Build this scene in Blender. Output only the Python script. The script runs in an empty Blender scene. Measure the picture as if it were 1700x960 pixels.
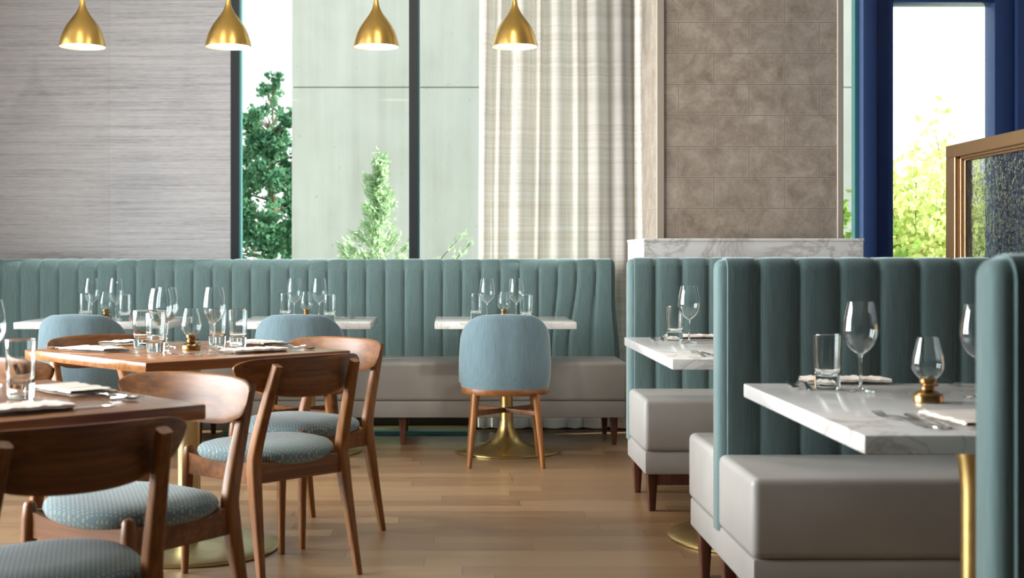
import bpy, bmesh, math, random
from mathutils import Vector, Matrix, Euler
random.seed(7)
PI = math.pi
S = bpy.context.scene
COL = S.collection
# ---------------------------------------------------------------- camera frame
F, CX, CY, H = 2200.0, 748.0, 428.0, 1.10
YW = 8.5                                     # back wall / window plane
def P(px, py, z=0.75):
    s = (py - CY) / (H - z)
    return Vector(((px - CX) / s, F / s, z))
def QX(px, y): return (px - CX) * y / F
def QZ(py, y): return H - (py - CY) * y / F

# ---------------------------------------------------------------- object helpers
def finish(bm, name, mat, parent=None, ang=35, recalc=True):
    if recalc: bmesh.ops.remove_doubles(bm, verts=bm.verts[:], dist=1e-5)
    if recalc: bmesh.ops.recalc_face_normals(bm, faces=bm.faces[:])
    me = bpy.data.meshes.new(name)
    bm.to_mesh(me); bm.free()
    me.shade_smooth()
    me.set_sharp_from_angle(angle=math.radians(ang))
    me.materials.append(mat)
    o = bpy.data.objects.new(name, me)
    COL.objects.link(o)
    if parent is not None: o.parent = parent
    return o
def tag(o, label=None, cat=None, group=None, kind=None):
    if label: o['label'] = label
    if cat: o['category'] = cat
    if group: o['group'] = group
    if kind: o['kind'] = kind
    return o
def empty(name, loc=(0, 0, 0), rz=0.0):
    o = bpy.data.objects.new(name, None)
    o.empty_display_size = 0.1
    COL.objects.link(o)
    o.location = loc; o.rotation_euler = (0, 0, rz)
    return o
def copy_tree(o, parent=None):
    c = o.copy(); COL.objects.link(c)
    c.parent = parent
    for ch in list(o.children): copy_tree(ch, c)
    return c
def NB(): return bmesh.new()

# ---------------------------------------------------------------- mesh helpers
def box(bm, x0, x1, y0, y1, z0, z1, bev=0.0, seg=2):
    r = bmesh.ops.create_cube(bm, size=1.0)
    vs = r['verts']
    for v in vs:
        v.co = Vector((x0 + (v.co.x + .5) * (x1 - x0), y0 + (v.co.y + .5) * (y1 - y0), z0 + (v.co.z + .5) * (z1 - z0)))
    if bev > 0:
        es = list({e for v in vs for e in v.link_edges})
        bmesh.ops.bevel(bm, geom=es, offset=bev, segments=seg, profile=0.5, affect='EDGES')
    return bm
def grid(bm, rows, close_u=False, close_v=False):
    V = [[bm.verts.new(p) for p in r] for r in rows]
    n, m = len(V), len(V[0])
    for i in range(n - (0 if close_v else 1)):
        for j in range(m - (0 if close_u else 1)):
            a, b = V[i][j], V[i][(j + 1) % m]
            c, d = V[(i + 1) % n][(j + 1) % m], V[(i + 1) % n][j]
            try: bm.faces.new((a, b, c, d))
            except ValueError: pass
    return V
def cap(bm, ring):
    try: bm.faces.new(ring)
    except ValueError: pass
def lathe(bm, prof, seg=32, cx=0, cy=0, z=0, capb=True, capt=True):
    rows = []
    for r, h in prof:
        rows.append([Vector((cx + r * math.cos(2 * PI * k / seg), cy + r * math.sin(2 * PI * k / seg), z + h)) for k in range(seg)])
    V = grid(bm, rows, close_u=True)
    if capb: cap(bm, V[0])
    if capt: cap(bm, V[-1])
    return V
def tube(bm, pts, rad, seg=12, flat=1.0, sq=2.0, up=Vector((0, 1, 0)), caps=True, round_end=False):
    """swept (super)elliptic tube; rad per point; flat scales the second axis"""
    pts = [Vector(p) for p in pts]
    if not isinstance(rad, (list, tuple)): rad = [rad] * len(pts)
    rad = list(rad)
    if round_end:
        d = (pts[-1] - pts[-2]).normalized(); r = rad[-1]; e = pts[-1]
        pts += [e + d * r * .45, e + d * r * .72]; rad += [r * .82, r * .4]
    rows = []
    for i, p in enumerate(pts):
        a = pts[max(0, i - 1)]; b = pts[min(len(pts) - 1, i + 1)]
        t = (b - a).normalized()
        u = up - t * up.dot(t)
        if u.length < 1e-4: u = Vector((1, 0, 0)) - t * t.x
        u.normalize(); w = t.cross(u)
        ring = []
        for k in range(seg):
            th = 2 * PI * (k + .5) / seg
            c, s_ = math.cos(th), math.sin(th)
            cc = math.copysign(abs(c) ** (2 / sq), c); ss = math.copysign(abs(s_) ** (2 / sq), s_)
            ring.append(p + u * (rad[i] * cc) + w * (rad[i] * flat * ss))
        rows.append(ring)
    V = grid(bm, rows, close_u=True)
    if caps: cap(bm, V[0]); cap(bm, V[-1])
    return V
def spline(pts, n):
    out = []
    P_ = [Vector(p) for p in pts]
    for i in range(len(P_) - 1):
        p0 = P_[max(0, i - 1)]; p1 = P_[i]; p2 = P_[i + 1]; p3 = P_[min(len(P_) - 1, i + 2)]
        for k in range(n):
            t = k / n
            out.append(.5 * ((2 * p1) + (p2 - p0) * t + (2 * p0 - 5 * p1 + 4 * p2 - p3) * t * t + (3 * p1 - p0 - 3 * p2 + p3) * t ** 3))
    out.append(P_[-1])
    return out

# ---------------------------------------------------------------- materials
def nt(name):
    m = bpy.data.materials.new(name); m.use_nodes = True
    t = m.node_tree; t.nodes.clear()
    o = t.nodes.new('ShaderNodeOutputMaterial')
    return m, t, o
class G:
    """small node-graph helper"""
    def __init__(s, name):
        s.m, s.t, s.o = nt(name)
    def n(s, typ, **kw):
        nd = s.t.nodes.new('ShaderNode' + typ)
        for k, v in kw.items():
            if k.startswith('i_'):
                nd.inputs[k[2:].replace('_', ' ')].default_value = v
            else: setattr(nd, k, v)
        return nd
    def l(s, a, b): s.t.links.new(a, b)
    def coord(s, scale=(1, 1, 1), loc=(0, 0, 0), rot=(0, 0, 0)):
        tc = s.n('TexCoord'); mp = s.n('Mapping')
        mp.inputs['Scale'].default_value = scale; mp.inputs['Location'].default_value = loc; mp.inputs['Rotation'].default_value = rot
        s.l(tc.outputs['Object'], mp.inputs['Vector'])
        return mp.outputs['Vector']
    def noise(s, vec, scale=1, detail=4, rough=.55, dist=0):
        nd = s.n('TexNoise'); nd.inputs['Scale'].default_value = scale; nd.inputs['Detail'].default_value = detail
        nd.inputs['Roughness'].default_value = rough; nd.inputs['Distortion'].default_value = dist
        s.l(vec, nd.inputs['Vector']); return nd.outputs['Fac']
    def ramp(s, fac, stops):
        r = s.n('ValToRGB'); e = r.color_ramp.elements
        while len(e) < len(stops): e.new(.5)
        for el, (p, c) in zip(e, stops):
            el.position = p; el.color = (*c, 1) if len(c) == 3 else c
        s.l(fac, r.inputs['Fac']); return r.outputs['Color']
    def mix(s, fac, a, b, mode='MIX'):
        x = s.n('Mix', data_type='RGBA', blend_type=mode)
        for sock, v in ((x.inputs[0], fac), (x.inputs[6], a), (x.inputs[7], b)):
            if hasattr(v, 'node'): s.l(v, sock)
            elif isinstance(v, (int, float)): sock.default_value = v
            else: sock.default_value = (*v, 1)
        return x.outputs[2]
    def math(s, op, a, b=0.0):
        x = s.n('Math', operation=op)
        for i, v in enumerate((a, b)):
            if hasattr(v, 'node'): s.l(v, x.inputs[i])
            else: x.inputs[i].default_value = v
        return x.outputs[0]
    def bump(s, h, strength=.2, dist=.01):
        b = s.n('Bump'); b.inputs['Strength'].default_value = strength; b.inputs['Distance'].default_value = dist
        s.l(h, b.inputs['Height']); return b.outputs['Normal']
    def pbr(s, color, rough=.5, metal=0, spec=.5, normal=None, **kw):
        p = s.n('BsdfPrincipled')
        for nm, v in (('Base Color', color), ('Roughness', rough), ('Metallic', metal), ('Specular IOR Level', spec)):
            if hasattr(v, 'node'): s.l(v, p.inputs[nm])
            elif isinstance(v, (int, float)): p.inputs[nm].default_value = v
            else: p.inputs[nm].default_value = (*v, 1)
        for k, v in kw.items():
            p.inputs[k.replace('_', ' ')].default_value = v
        if normal is not None: s.l(normal, p.inputs['Normal'])
        s.l(p.outputs[0], s.o.inputs['Surface'])
        return s.m

def sr(r, g, b):
    def c(x):
        x /= 255.0
        return x / 12.92 if x <= .04045 else ((x + .055) / 1.055) ** 2.4
    return (c(r), c(g), c(b))

def m_velvet(name, c1, c2, rough=.85):
    g = G(name)
    v = g.coord((330, 330, 9))
    f = g.noise(v, 1, 2, .5)
    v2 = g.coord((5, 5, 3)); f2 = g.noise(v2, 1, 3)
    c = g.ramp(f, [(.2, c1), (.8, c2)])
    c = g.mix(g.math('MULTIPLY', f2, .35), c, tuple(x * .72 for x in c1))
    return g.pbr(c, rough, 0, .25, g.bump(f, .1, .001), Sheen_Weight=1.0, Sheen_Roughness=.32, Sheen_Tint=(.75, .9, .92, 1))
TEAL = m_velvet('teal_velvet', sr(80, 101, 102), sr(112, 135, 134))
BLUE = m_velvet('blue_velvet', sr(84, 105, 114), sr(116, 136, 143))

def m_leather():
    g = G('grey_leather')
    f = g.noise(g.coord((160, 160, 160)), 1, 3)
    f2 = g.noise(g.coord((3, 3, 3)), 1, 3)
    c = g.ramp(f2, [(.3, sr(150, 147, 143)), (.7, sr(163, 160, 156))])
    return g.pbr(c, .42, 0, .4, g.bump(f, .12, .002))
LEATHER = m_leather()

def m_wood(name, axis, dark, mid, light, rough=.42, fine=60, coat=.04):
    g = G(name)
    sc = [fine, fine, fine]; sc['xyz'.index(axis)] = fine * .045
    sc2 = [9, 9, 9]; sc2['xyz'.index(axis)] = .8
    f = g.noise(g.coord(tuple(sc)), 1, 5, .6, .3)
    f2 = g.noise(g.coord(tuple(sc2)), 1, 3, .5, 1.2)
    k = g.math('ADD', g.math('MULTIPLY', f, .55), g.math('MULTIPLY', f2, .45))
    c = g.ramp(k, [(.36, dark), (.5, mid), (.64, light)])
    return g.pbr(c, rough, 0, .32, g.bump(f, .06, .002), Coat_Weight=coat, Coat_Roughness=.25)
WD, WM, WL = sr(88, 53, 23), sr(125, 79, 38), sr(150, 99, 52)
WOOD_Z = m_wood('walnut_upright', 'z', WD, WM, WL)
WOOD_X = m_wood('walnut_lengthwise', 'x', sr(88, 53, 27), sr(118, 74, 38), sr(140, 92, 52))
WOOD_TOP = m_wood('walnut_tabletop', 'x', sr(122, 76, 42), sr(152, 100, 58), sr(174, 120, 74), rough=.2, fine=40, coat=.12)
WOOD_DARK = m_wood('dark_walnut', 'z', sr(58, 32, 22), sr(80, 46, 32), sr(100, 60, 42))

def m_seat():
    g = G('dotted_seat_fabric')
    v = g.coord((104, 84, 60), rot=(0, 0, math.radians(30)))
    tc = g.n('TexVoronoi', voronoi_dimensions='2D'); tc.inputs['Scale'].default_value = 1.0; tc.inputs['Randomness'].default_value = 0.0
    g.l(v, tc.inputs['Vector'])
    dot = g.math('LESS_THAN', tc.outputs['Distance'], .17)
    wv = g.noise(g.coord((500, 500, 500)), 1, 2)
    base = g.ramp(wv, [(.35, sr(84, 108, 118)), (.65, sr(124, 148, 155))])
    c = g.mix(dot, base, sr(206, 190, 150))
    return g.pbr(c, .9, 0, .2, g.bump(wv, .2, .002), Sheen_Weight=.2)
SEAT = m_seat()

def m_metal(name, col, rough=.3, aniso=0):
    g = G(name)
    f = g.noise(g.coord((30, 30, 30)), 1, 4)
    r = g.math('ADD', g.math('MULTIPLY', f, .15), rough - .07)
    return g.pbr(col, r, 1.0, .5)
BRASS = m_metal('brushed_brass', sr(200, 172, 112), .32)
SATIN = m_metal('satin_brass_base', sr(190, 180, 140), .38)
GOLD = m_metal('gold_leaf_shade', sr(208, 170, 96), .3)
OLD = m_metal('aged_brass', sr(146, 112, 70), .3)
STEEL = m_metal('polished_steel', sr(215, 215, 215), .14)
BRONZE = m_metal('bronze_frame', sr(168, 134, 98), .42)

def m_plain(name, col, rough=.5, spec=.4, var=.06, **kw):
    g = G(name)
    f = g.noise(g.coord((6, 6, 6)), 1, 3)
    c = g.mix(f, tuple(x * (1 - var) for x in col), tuple(min(1, x * (1 + var)) for x in col))
    return g.pbr(c, rough, 0, spec, **kw)
FRAME = m_plain('black_window_frame', sr(38, 42, 46), .4)
TEAL_REFLECTION = m_plain('teal_reflection', sr(70, 128, 130), .3)
NAVY = m_plain('navy_frame', sr(62, 84, 132), .35)
PAINT = m_plain('cream_ceiling_paint', sr(176, 170, 160), .8)
LINEN = m_plain('linen', sr(230, 222, 212), .9, .2)
RUBBER = m_plain('black_glide', sr(30, 28, 27), .6)
WHITEIN = m_plain('white_lining', sr(245, 240, 228), .5)
TRIM = m_plain('taupe_trim', sr(152, 142, 128), .45)
ASPHALT = m_plain('pale_paving', sr(180, 184, 176), .9)

def m_emit(name, col, st):
    g = G(name); e = g.n('Emission'); e.inputs['Color'].default_value = (*col, 1); e.inputs['Strength'].default_value = st
    g.l(e.outputs[0], g.o.inputs['Surface']); return g.m
BULB = m_emit('lamp_diffuser', (1, .93, .78), 4.0)

def m_marble(name, sc=1.0, seed=0.0):
    g = G(name)
    v = g.coord((sc, sc, sc), loc=(seed, seed * .7, seed * .3), rot=(.2, .5, .6))
    n1 = g.noise(v, 2.2, 8, .6, 1.6)
    vein = g.math('ABSOLUTE', g.math('SUBTRACT', n1, .5))
    a = g.ramp(vein, [(0, (0, 0, 0)), (.012, (.5, .5, .5)), (.04, (1, 1, 1))])
    n2 = g.noise(v, 1.1, 6, .55, .6)
    patch = g.ramp(n2, [(.40, (0, 0, 0)), (.56, (1, 1, 1))])
    base = g.mix(g.noise(v, 4, 4), sr(226, 224, 221), sr(206, 204, 202))
    veined = g.mix(a, sr(178, 172, 165), base)
    c = g.mix(patch, veined, base)
    return g.pbr(c, .12, 0, .5)
MARBLE = m_marble('white_marble', 1.6, 3.1)
MARBLE2 = m_marble('marble_cladding', .9, 1.7)

def m_thin_glass(name, tint, base=.04, edge=.85, power=4.0, rough=.015):
    g = G(name)
    lw = g.n('LayerWeight'); lw.inputs['Blend'].default_value = .5
    k = g.math('ADD', g.math('MULTIPLY', g.math('POWER', lw.outputs['Facing'], power), edge), base)
    tr = g.n('BsdfTransparent'); tr.inputs['Color'].default_value = (*tint, 1)
    gl = g.n('BsdfGlossy'); gl.inputs['Roughness'].default_value = rough
    mx = g.n('MixShader')
    g.l(k, mx.inputs[0]); g.l(tr.outputs[0], mx.inputs[1]); g.l(gl.outputs[0], mx.inputs[2])
    g.l(mx.outputs[0], g.o.inputs['Surface'])
    return g.m
GLASS = None
PANE = m_thin_glass('window_glass', (.962, .990, .976), .02, .7, 5)
def m_solid_glass():
    g = G('solid_glass'); b = g.n('BsdfGlass'); b.inputs['IOR'].default_value = 1.45; b.inputs['Roughness'].default_value = 0.0
    b.inputs['Color'].default_value = (.97, .99, .99, 1)
    g.l(b.outputs[0], g.o.inputs['Surface']); return g.m
SGLASS = m_solid_glass(); GLASS = SGLASS
def m_seeded():
    g = G('seeded_glass')
    v = g.coord((30, 30, 30))
    vo = g.n('TexVoronoi'); vo.inputs['Scale'].default_value = 1.5; g.l(v, vo.inputs['Vector'])
    bub = g.math('SUBTRACT', 1.0, g.math('MULTIPLY', vo.outputs['Distance'], 2.2))
    bub = g.math('MAXIMUM', bub, 0.0)
    wob = g.noise(g.coord((14, 14, 5)), 1, 2)
    h = g.math('ADD', bub, wob)
    nrm = g.bump(h, .3, .01)
    b = g.n('BsdfGlass'); b.inputs['IOR'].default_value = 1.14; b.inputs['Roughness'].default_value = .02
    b.inputs['Color'].default_value = (.95, .97, .95, 1); g.l(nrm, b.inputs['Normal'])
    t = g.n('BsdfTransparent'); t.inputs['Color'].default_value = (.95, .97, .95, 1)
    mx = g.n('MixShader'); mx.inputs[0].default_value = .5
    g.l(t.outputs[0], mx.inputs[1]); g.l(b.outputs[0], mx.inputs[2])
    v3 = g.n('TexVoronoi'); v3.inputs['Scale'].default_value = 62.0; g.l(g.coord((1, 1, .8)), v3.inputs['Vector'])
    dens = g.noise(g.coord((7, 7, 7)), 1, 2)
    dot = g.math('LESS_THAN', v3.outputs['Distance'], g.math('MULTIPLY', dens, .42))
    df = g.n('BsdfTranslucent'); df.inputs['Color'].default_value = (.92, .94, .9, 1)  # pale translucent dots paint the sparkle of bubbles in the glass
    m2 = g.n('MixShader'); g.l(g.math('MULTIPLY', dot, .75), m2.inputs[0]); g.l(mx.outputs[0], m2.inputs[1]); g.l(df.outputs[0], m2.inputs[2])
    g.l(m2.outputs[0], g.o.inputs['Surface'])
    return g.m
SEEDED = m_seeded()

def m_floor():
    g = G('oak_floorboards')
    tc = g.n('TexCoord'); sp = g.n('SeparateXYZ'); g.l(tc.outputs['Object'], sp.inputs[0])
    PW, PL_ = .128, 1.25
    ry = g.math('DIVIDE', g.math('ADD', sp.outputs['Y'], 10.0), PW); row = g.math('FLOOR', ry)
    wn = g.n('TexWhiteNoise', noise_dimensions='1D'); g.l(row, wn.inputs['W'])
    rx = g.math('ADD', g.math('DIVIDE', sp.outputs['X'], PL_), g.math('MULTIPLY', wn.outputs['Value'], 7.0)); colm_ = g.math('FLOOR', rx)
    cb = g.n('CombineXYZ'); g.l(row, cb.inputs[0]); g.l(colm_, cb.inputs[1])
    wn2 = g.n('TexWhiteNoise', noise_dimensions='2D'); g.l(cb.outputs[0], wn2.inputs['Vector'])
    def edge(fr, size, wid):
        k = g.math('FRACT', fr); k = g.math('MINIMUM', k, g.math('SUBTRACT', 1.0, k))
        return g.math('LESS_THAN', g.math('MULTIPLY', k, size), wid)
    joint = g.math('MAXIMUM', edge(ry, PW, .0011), edge(rx, PL_, .0016))
    f = g.noise(g.coord((2.2, 55, 1)), 1, 6, .65, .4)
    f2 = g.noise(g.coord((.8, 6, 1)), 1, 3, .5, .5)
    tone = g.mix(wn2.outputs['Value'], sr(108, 80, 54), sr(164, 134, 100))
    grain = g.ramp(f, [(.3, sr(100, 74, 50)), (.5, sr(138, 108, 76)), (.7, sr(164, 134, 100))])
    c = g.mix(.42, tone, grain)
    c = g.mix(g.math('MULTIPLY', f2, .4), c, sr(120, 88, 60))
    c = g.mix(g.math('MULTIPLY', joint, .75), c, sr(62, 42, 28))
    r = g.math('ADD', g.math('MULTIPLY', f, .2), .25)
    return g.pbr(c, r, 0, .5, g.bump(joint, -.2, .002))
FLOOR = m_floor()

def m_wallpaper():
    g = G('grasscloth_wallpaper')
    f = g.noise(g.coord((1.6, 1.6, 95)), 1, 6, .68, .15)
    f2 = g.noise(g.coord((.7, .7, 14)), 1, 4, .6, .2)
    f3 = g.noise(g.coord((14, 14, 120)), 1, 3, .6)
    k = g.math('ADD', g.math('ADD', g.math('MULTIPLY', f, .5), g.math('MULTIPLY', f2, .25)), g.math('MULTIPLY', f3, .25))
    c = g.ramp(k, [(.36, sr(140, 139, 141)), (.5, sr(172, 171, 173)), (.64, sr(190, 189, 191))])
    # sheet joints every 0.9 m
    tc = g.n('TexCoord'); sp = g.n('SeparateXYZ'); g.l(tc.outputs['Object'], sp.inputs[0])
    w = g.math('FRACT', g.math('DIVIDE', g.math('ADD', sp.outputs['X'], 2.19 + 9), .9))
    j = g.math('LESS_THAN', w, .004)
    half = g.math('FLOOR', g.math('MULTIPLY', g.math('FRACT', g.math('DIVIDE', g.math('ADD', sp.outputs['X'], 2.19 + 9), 1.8)), 2.0))
    c = g.mix(g.math('MULTIPLY', half, .10), c, sr(140, 134, 134))
    c = g.mix(g.math('MULTIPLY', j, .3), c, sr(120, 116, 116))
    return g.pbr(c, .7, 0, .3, g.bump(k, .15, .004))
WALLPAPER = m_wallpaper()

def m_tile():
    g = G('stitched_leather_tiles')
    tc = g.n('TexCoord'); sp = g.n('SeparateXYZ'); g.l(tc.outputs['Object'], sp.inputs[0])
    tx = g.math('ADD', g.math('ADD', sp.outputs['X'], sp.outputs['Y']), -7.0 - 1.398 - .1865 + 3.73)
    tz = g.math('ADD', sp.outputs['Z'], -1.361 + 3.276)
    cb = g.n('CombineXYZ'); g.l(tx, cb.inputs[0]); g.l(tz, cb.inputs[1])
    def brick(ms):
        br = g.n('TexBrick'); br.offset = .5; br.offset_frequency = 2
        br.inputs['Scale'].default_value = 1; br.inputs['Brick Width'].default_value = .373; br.inputs['Row Height'].default_value = .1638
        br.inputs['Mortar Size'].default_value = ms; br.inputs['Mortar Smooth'].default_value = .3
        br.inputs['Color1'].default_value = (0, 0, 0, 1); br.inputs['Color2'].default_value = (1, 1, 1, 1)
        g.l(cb.outputs[0], br.inputs['Vector']); return br
    b1 = brick(.0018); b2 = brick(.0065)
    v = g.coord((1, 1, 1))
    f = g.noise(v, 9, 6, .62, .6)
    f2 = g.noise(v, 60, 5, .65, .3)
    k = g.math('ADD', g.math('MULTIPLY', f, .7), g.math('MULTIPLY', f2, .3))
    c = g.ramp(k, [(.32, sr(114, 102, 90)), (.5, sr(146, 133, 119)), (.68, sr(172, 161, 148))])
    c = g.mix(g.math('MULTIPLY', b1.outputs['Color'], .3), c, sr(134, 124, 114))
    ring = g.math('SUBTRACT', b2.outputs['Fac'], b1.outputs['Fac'])
    c = g.mix(g.math('MULTIPLY', g.math('MAXIMUM', ring, 0), .35), c, sr(178, 168, 156))
    c = g.mix(b1.outputs['Fac'], c, sr(104, 94, 84))
    h = g.math('SUBTRACT', g.math('MULTIPLY', f2, .35), b1.outputs['Fac'])
    return g.pbr(c, .5, 0, .4, g.bump(h, .35, .006))
TILE = m_tile()

def m_curtain():
    g = G('plaid_sheer_curtain')
    a = g.noise(g.coord((.5, .5, 52)), 1, 3, .6)
    a2 = g.noise(g.coord((2, 2, 260)), 1, 2, .6)
    b = g.noise(g.coord((300, 20, 2.5)), 1, 2, .6)
    b2 = g.noise(g.coord((34, 3, .4)), 1, 3, .6)
    k = g.math('ADD', g.math('ADD', g.math('MULTIPLY', a, .38), g.math('MULTIPLY', a2, .17)), g.math('ADD', g.math('MULTIPLY', b, .2), g.math('MULTIPLY', b2, .25)))
    c = g.ramp(k, [(.34, sr(204, 192, 182)), (.5, sr(230, 224, 216)), (.66, sr(246, 243, 239))])
    d = g.n('BsdfDiffuse'); t = g.n('BsdfTranslucent'); g.l(c, d.inputs['Color']); g.l(c, t.inputs['Color'])
    mx = g.n('MixShader'); mx.inputs[0].default_value = .42
    g.l(d.outputs[0], mx.inputs[1]); g.l(t.outputs[0], mx.inputs[2]); g.l(mx.outputs[0], g.o.inputs['Surface'])
    return g.m
CURTAIN = m_curtain()

def m_concrete():
    g = G('board_marked_concrete')
    f = g.noise(g.coord((1, 1, 1)), 1.4, 7, .6, .3)
    st = g.noise(g.coord((7, 7, .35)), 1, 5, .6)
    pit = g.noise(g.coord((18, 18, 18)), 1, 2, .5)
    k = g.math('ADD', g.math('MULTIPLY', f, .5), g.math('MULTIPLY', st, .5))
    c = g.ramp(k, [(.3, sr(190, 189, 178)), (.5, sr(207, 206, 196)), (.7, sr(219, 218, 208))])
    c = g.mix(g.math('MULTIPLY', g.math('GREATER_THAN', pit, .72), .35), c, sr(140, 142, 132))
    tc = g.n('TexCoord'); sp = g.n('SeparateXYZ'); g.l(tc.outputs['Object'], sp.inputs[0])
    jz = g.math('LESS_THAN', g.math('ABSOLUTE', g.math('SUBTRACT', sp.outputs['Z'], QZ(145, 13))), .010)
    c = g.mix(g.math('MULTIPLY', jz, .3), c, sr(150, 154, 144))
    return g.pbr(c, .9, 0, .2)
CONCRETE = m_concrete()

def m_leaf(name, c1, c2, tl=.4):
    g = G(name)
    f = g.noise(g.coord((2.5, 2.5, 2.5)), 1, 3)
    c = g.ramp(f, [(.35, c1), (.65, c2)])
    d = g.n('BsdfDiffuse'); t = g.n('BsdfTranslucent'); g.l(c, d.inputs['Color']); g.l(c, t.inputs['Color'])
    mx = g.n('MixShader'); mx.inputs[0].default_value = tl
    g.l(d.outputs[0], mx.inputs[1]); g.l(t.outputs[0], mx.inputs[2]); g.l(mx.outputs[0], g.o.inputs['Surface'])
    return g.m
LEAF_DARK = m_leaf('dark_evergreen_leaves', sr(62, 108, 84), sr(110, 156, 116))  # leaf colours here are lightened to paint in outdoor glare haze
LEAF_PALE = m_leaf('pale_juniper_needles', sr(166, 196, 154), sr(206, 226, 190), .5)
LEAF_LIME = m_leaf('sunlit_lime_leaves', sr(196, 210, 128), sr(236, 238, 178), .5)
LEAF_MID = m_leaf('fresh_green_leaves', sr(112, 150, 62), sr(178, 200, 110), .45)
BARK = m_plain('bark', sr(112, 96, 78), .9)

# ================================================================ THE ROOM
XL, XR, YF, ZC = -4.6, 4.6, -3.0, 3.6
def struct(name, bm, mat, parent=None, **kw):
    o = finish(bm, name, mat, parent, **kw)
    if parent is None: o['kind'] = 'structure'
    return o
struct('floor', box(NB(), XL, XR, YF, YW + .1, -.1, 0), FLOOR)
struct('ceiling', box(NB(), XL, XR, YF, YW + .1, ZC, ZC + .1), PAINT)
xw0 = QX(383, YW)
struct('wall_back', box(NB(), XL, xw0, YW, YW + .16, 0, ZC), WALLPAPER)
struct('wall_right', box(NB(), XR, XR + .15, YF, YW + .1, 0, ZC), NAVY)
struct('wall_front', box(NB(), XL, XR, YF - .15, YF, 0, ZC), PAINT)
bm = NB()
WINS = [(2.7, 4.6), (5.0, 6.9)]
box(bm, XL - .15, XL, YF, YW + .1, 0, .45); box(bm, XL - .15, XL, YF, YW + .1, 3.2, ZC)
ys = [YF] + [y for w in WINS for y in w] + [YW + .1]
for a, b in zip(ys[0::2], ys[1::2]): box(bm, XL - .15, XL, a, b, .45, 3.2)
struct('wall_left', bm, PAINT)

# ---- back window: floor-to-ceiling black frame with two panes in view
def wbar(bm, px0, px1, z0, z1, y0=YW - .01, y1=YW + .075):
    box(bm, QX(px0, YW), QX(px1, YW), y0, y1, z0, z1, .004, 1)
xe = QX(1425, YW)
w1 = empty('window_1', (0, 0, 0)); w1['kind'] = 'structure'
bm = NB(); wbar(bm, 383, 397, 0, 3.5); finish(bm, 'jamb', FRAME, w1)
bm = NB(); wbar(bm, 679, 695, 0, 3.5); finish(bm, 'mullion', FRAME, w1)
bm = NB(); wbar(bm, 1000, 1125, 0, 3.5); finish(bm, 'wide_mullion', FRAME, w1)
bm = NB(); box(bm, xw0, xe, YW - .02, YW + .1, .0, .13, .004, 1); finish(bm, 'sill_rail', FRAME, w1)
bm = NB(); box(bm, xw0, xe, YW - .02, YW + .1, 3.5, ZC); finish(bm, 'head_rail', FRAME, w1)
for a, b in ((397, 400), (693.5, 697), (1419, 1424.5)):  # teal strips paint the sky reflected in the sides of the black frame
    bm = NB(); box(bm, QX(a, YW), QX(b, YW), YW - .005, YW + .07, .13, 3.5); finish(bm, 'reflection_strip', TEAL_REFLECTION, w1)
for a, b in ((397, 679), (695, 1000), (1125, 1425)):
    bm = NB(); box(bm, QX(a, YW), QX(b, YW), YW + .04, YW + .052, .13, 3.5); finish(bm, 'pane', PANE, w1)
# metal threshold under the glass; teal strip paints light reflected on the floor
bm = NB(); box(bm, xw0, .12, YW - .17, YW - .025, 0, .028, .003, 1)
struct('trim_1', bm, BRASS)
bm = NB(); box(bm, xw0, .12, YW - .30, YW - .172, 0, .022, .003, 1)
struct('floor_reflection', bm, TEAL_REFLECTION)

# ---- navy glazed door frame at the right
w2 = empty('window_2', (0, 0, 0)); w2['kind'] = 'structure'
zh = QZ(7, YW)
x0, x1, x2, x3 = xe, QX(1448, YW), QX(1478, YW), QX(1645, YW)
bm = NB(); box(bm, x0, x1, YW - .10, YW + .1, 0, ZC, .006, 2); finish(bm, 'outer_jamb', NAVY, w2)
bm = NB(); box(bm, x1, x2, YW - .06, YW + .1, 0, ZC, .006, 2); finish(bm, 'inner_jamb', NAVY, w2)
bm = NB(); box(bm, x2, x3, YW - .06, YW + .1, zh, ZC, .006, 2); finish(bm, 'head_rail', NAVY, w2)
bm = NB(); box(bm, x2, x3, YW - .06, YW + .1, 0, .2, .006, 2); finish(bm, 'bottom_rail', NAVY, w2)
bm = NB(); box(bm, x3, QX(1678, YW), YW - .06, YW + .1, 0, ZC, .006, 2); finish(bm, 'inner_jamb', NAVY, w2)
bm = NB(); box(bm, QX(1678, YW), XR, YW - .10, YW + .1, 0, ZC, .006, 2); finish(bm, 'outer_jamb', NAVY, w2)
bm = NB(); box(bm, x2, x3, YW + .02, YW + .034, .2, zh); finish(bm, 'pane', PANE, w2)

# ---- tiled column with taupe corner trims
YC = 7.0
cxl, cxr = QX(1090, YC), QX(1400, YC)
colm = struct('column', box(NB(), cxl + .006, cxr - .006, YC + .006, YC + .56, 0, ZC), TILE)
for a, b, tx in ((1090, 1103, 0), (1390, 1400, 1)):
    bm = NB(); box(bm, QX(a, YC), QX(b, YC), YC - .004, YC + .03, 0, ZC, .003, 1)
    finish(bm, 'corner_trim', TRIM, colm)

# ---- marble-clad half wall behind the far booth
YL0, YL1 = 6.285, 6.87
ZL = QZ(396, YL0)
hx0, hx1 = QX(1068, YL0), QX(1435, YL0)
hw = struct('wall_half', box(NB(), hx0 + .004, hx1 - .004, YL0 + .004, YL1 - .004, .30, ZL - .012), MARBLE2)
finish(box(NB(), hx0, hx1, YL0, YL1, ZL - .013, ZL, .002, 1), 'ledge_top', MARBLE2, hw)
finish(box(NB(), hx0 + .08, hx1 - .05, YL0 + .12, YL1 - .05, 0, .301), 'plinth', WOOD_DARK, hw)

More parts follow.
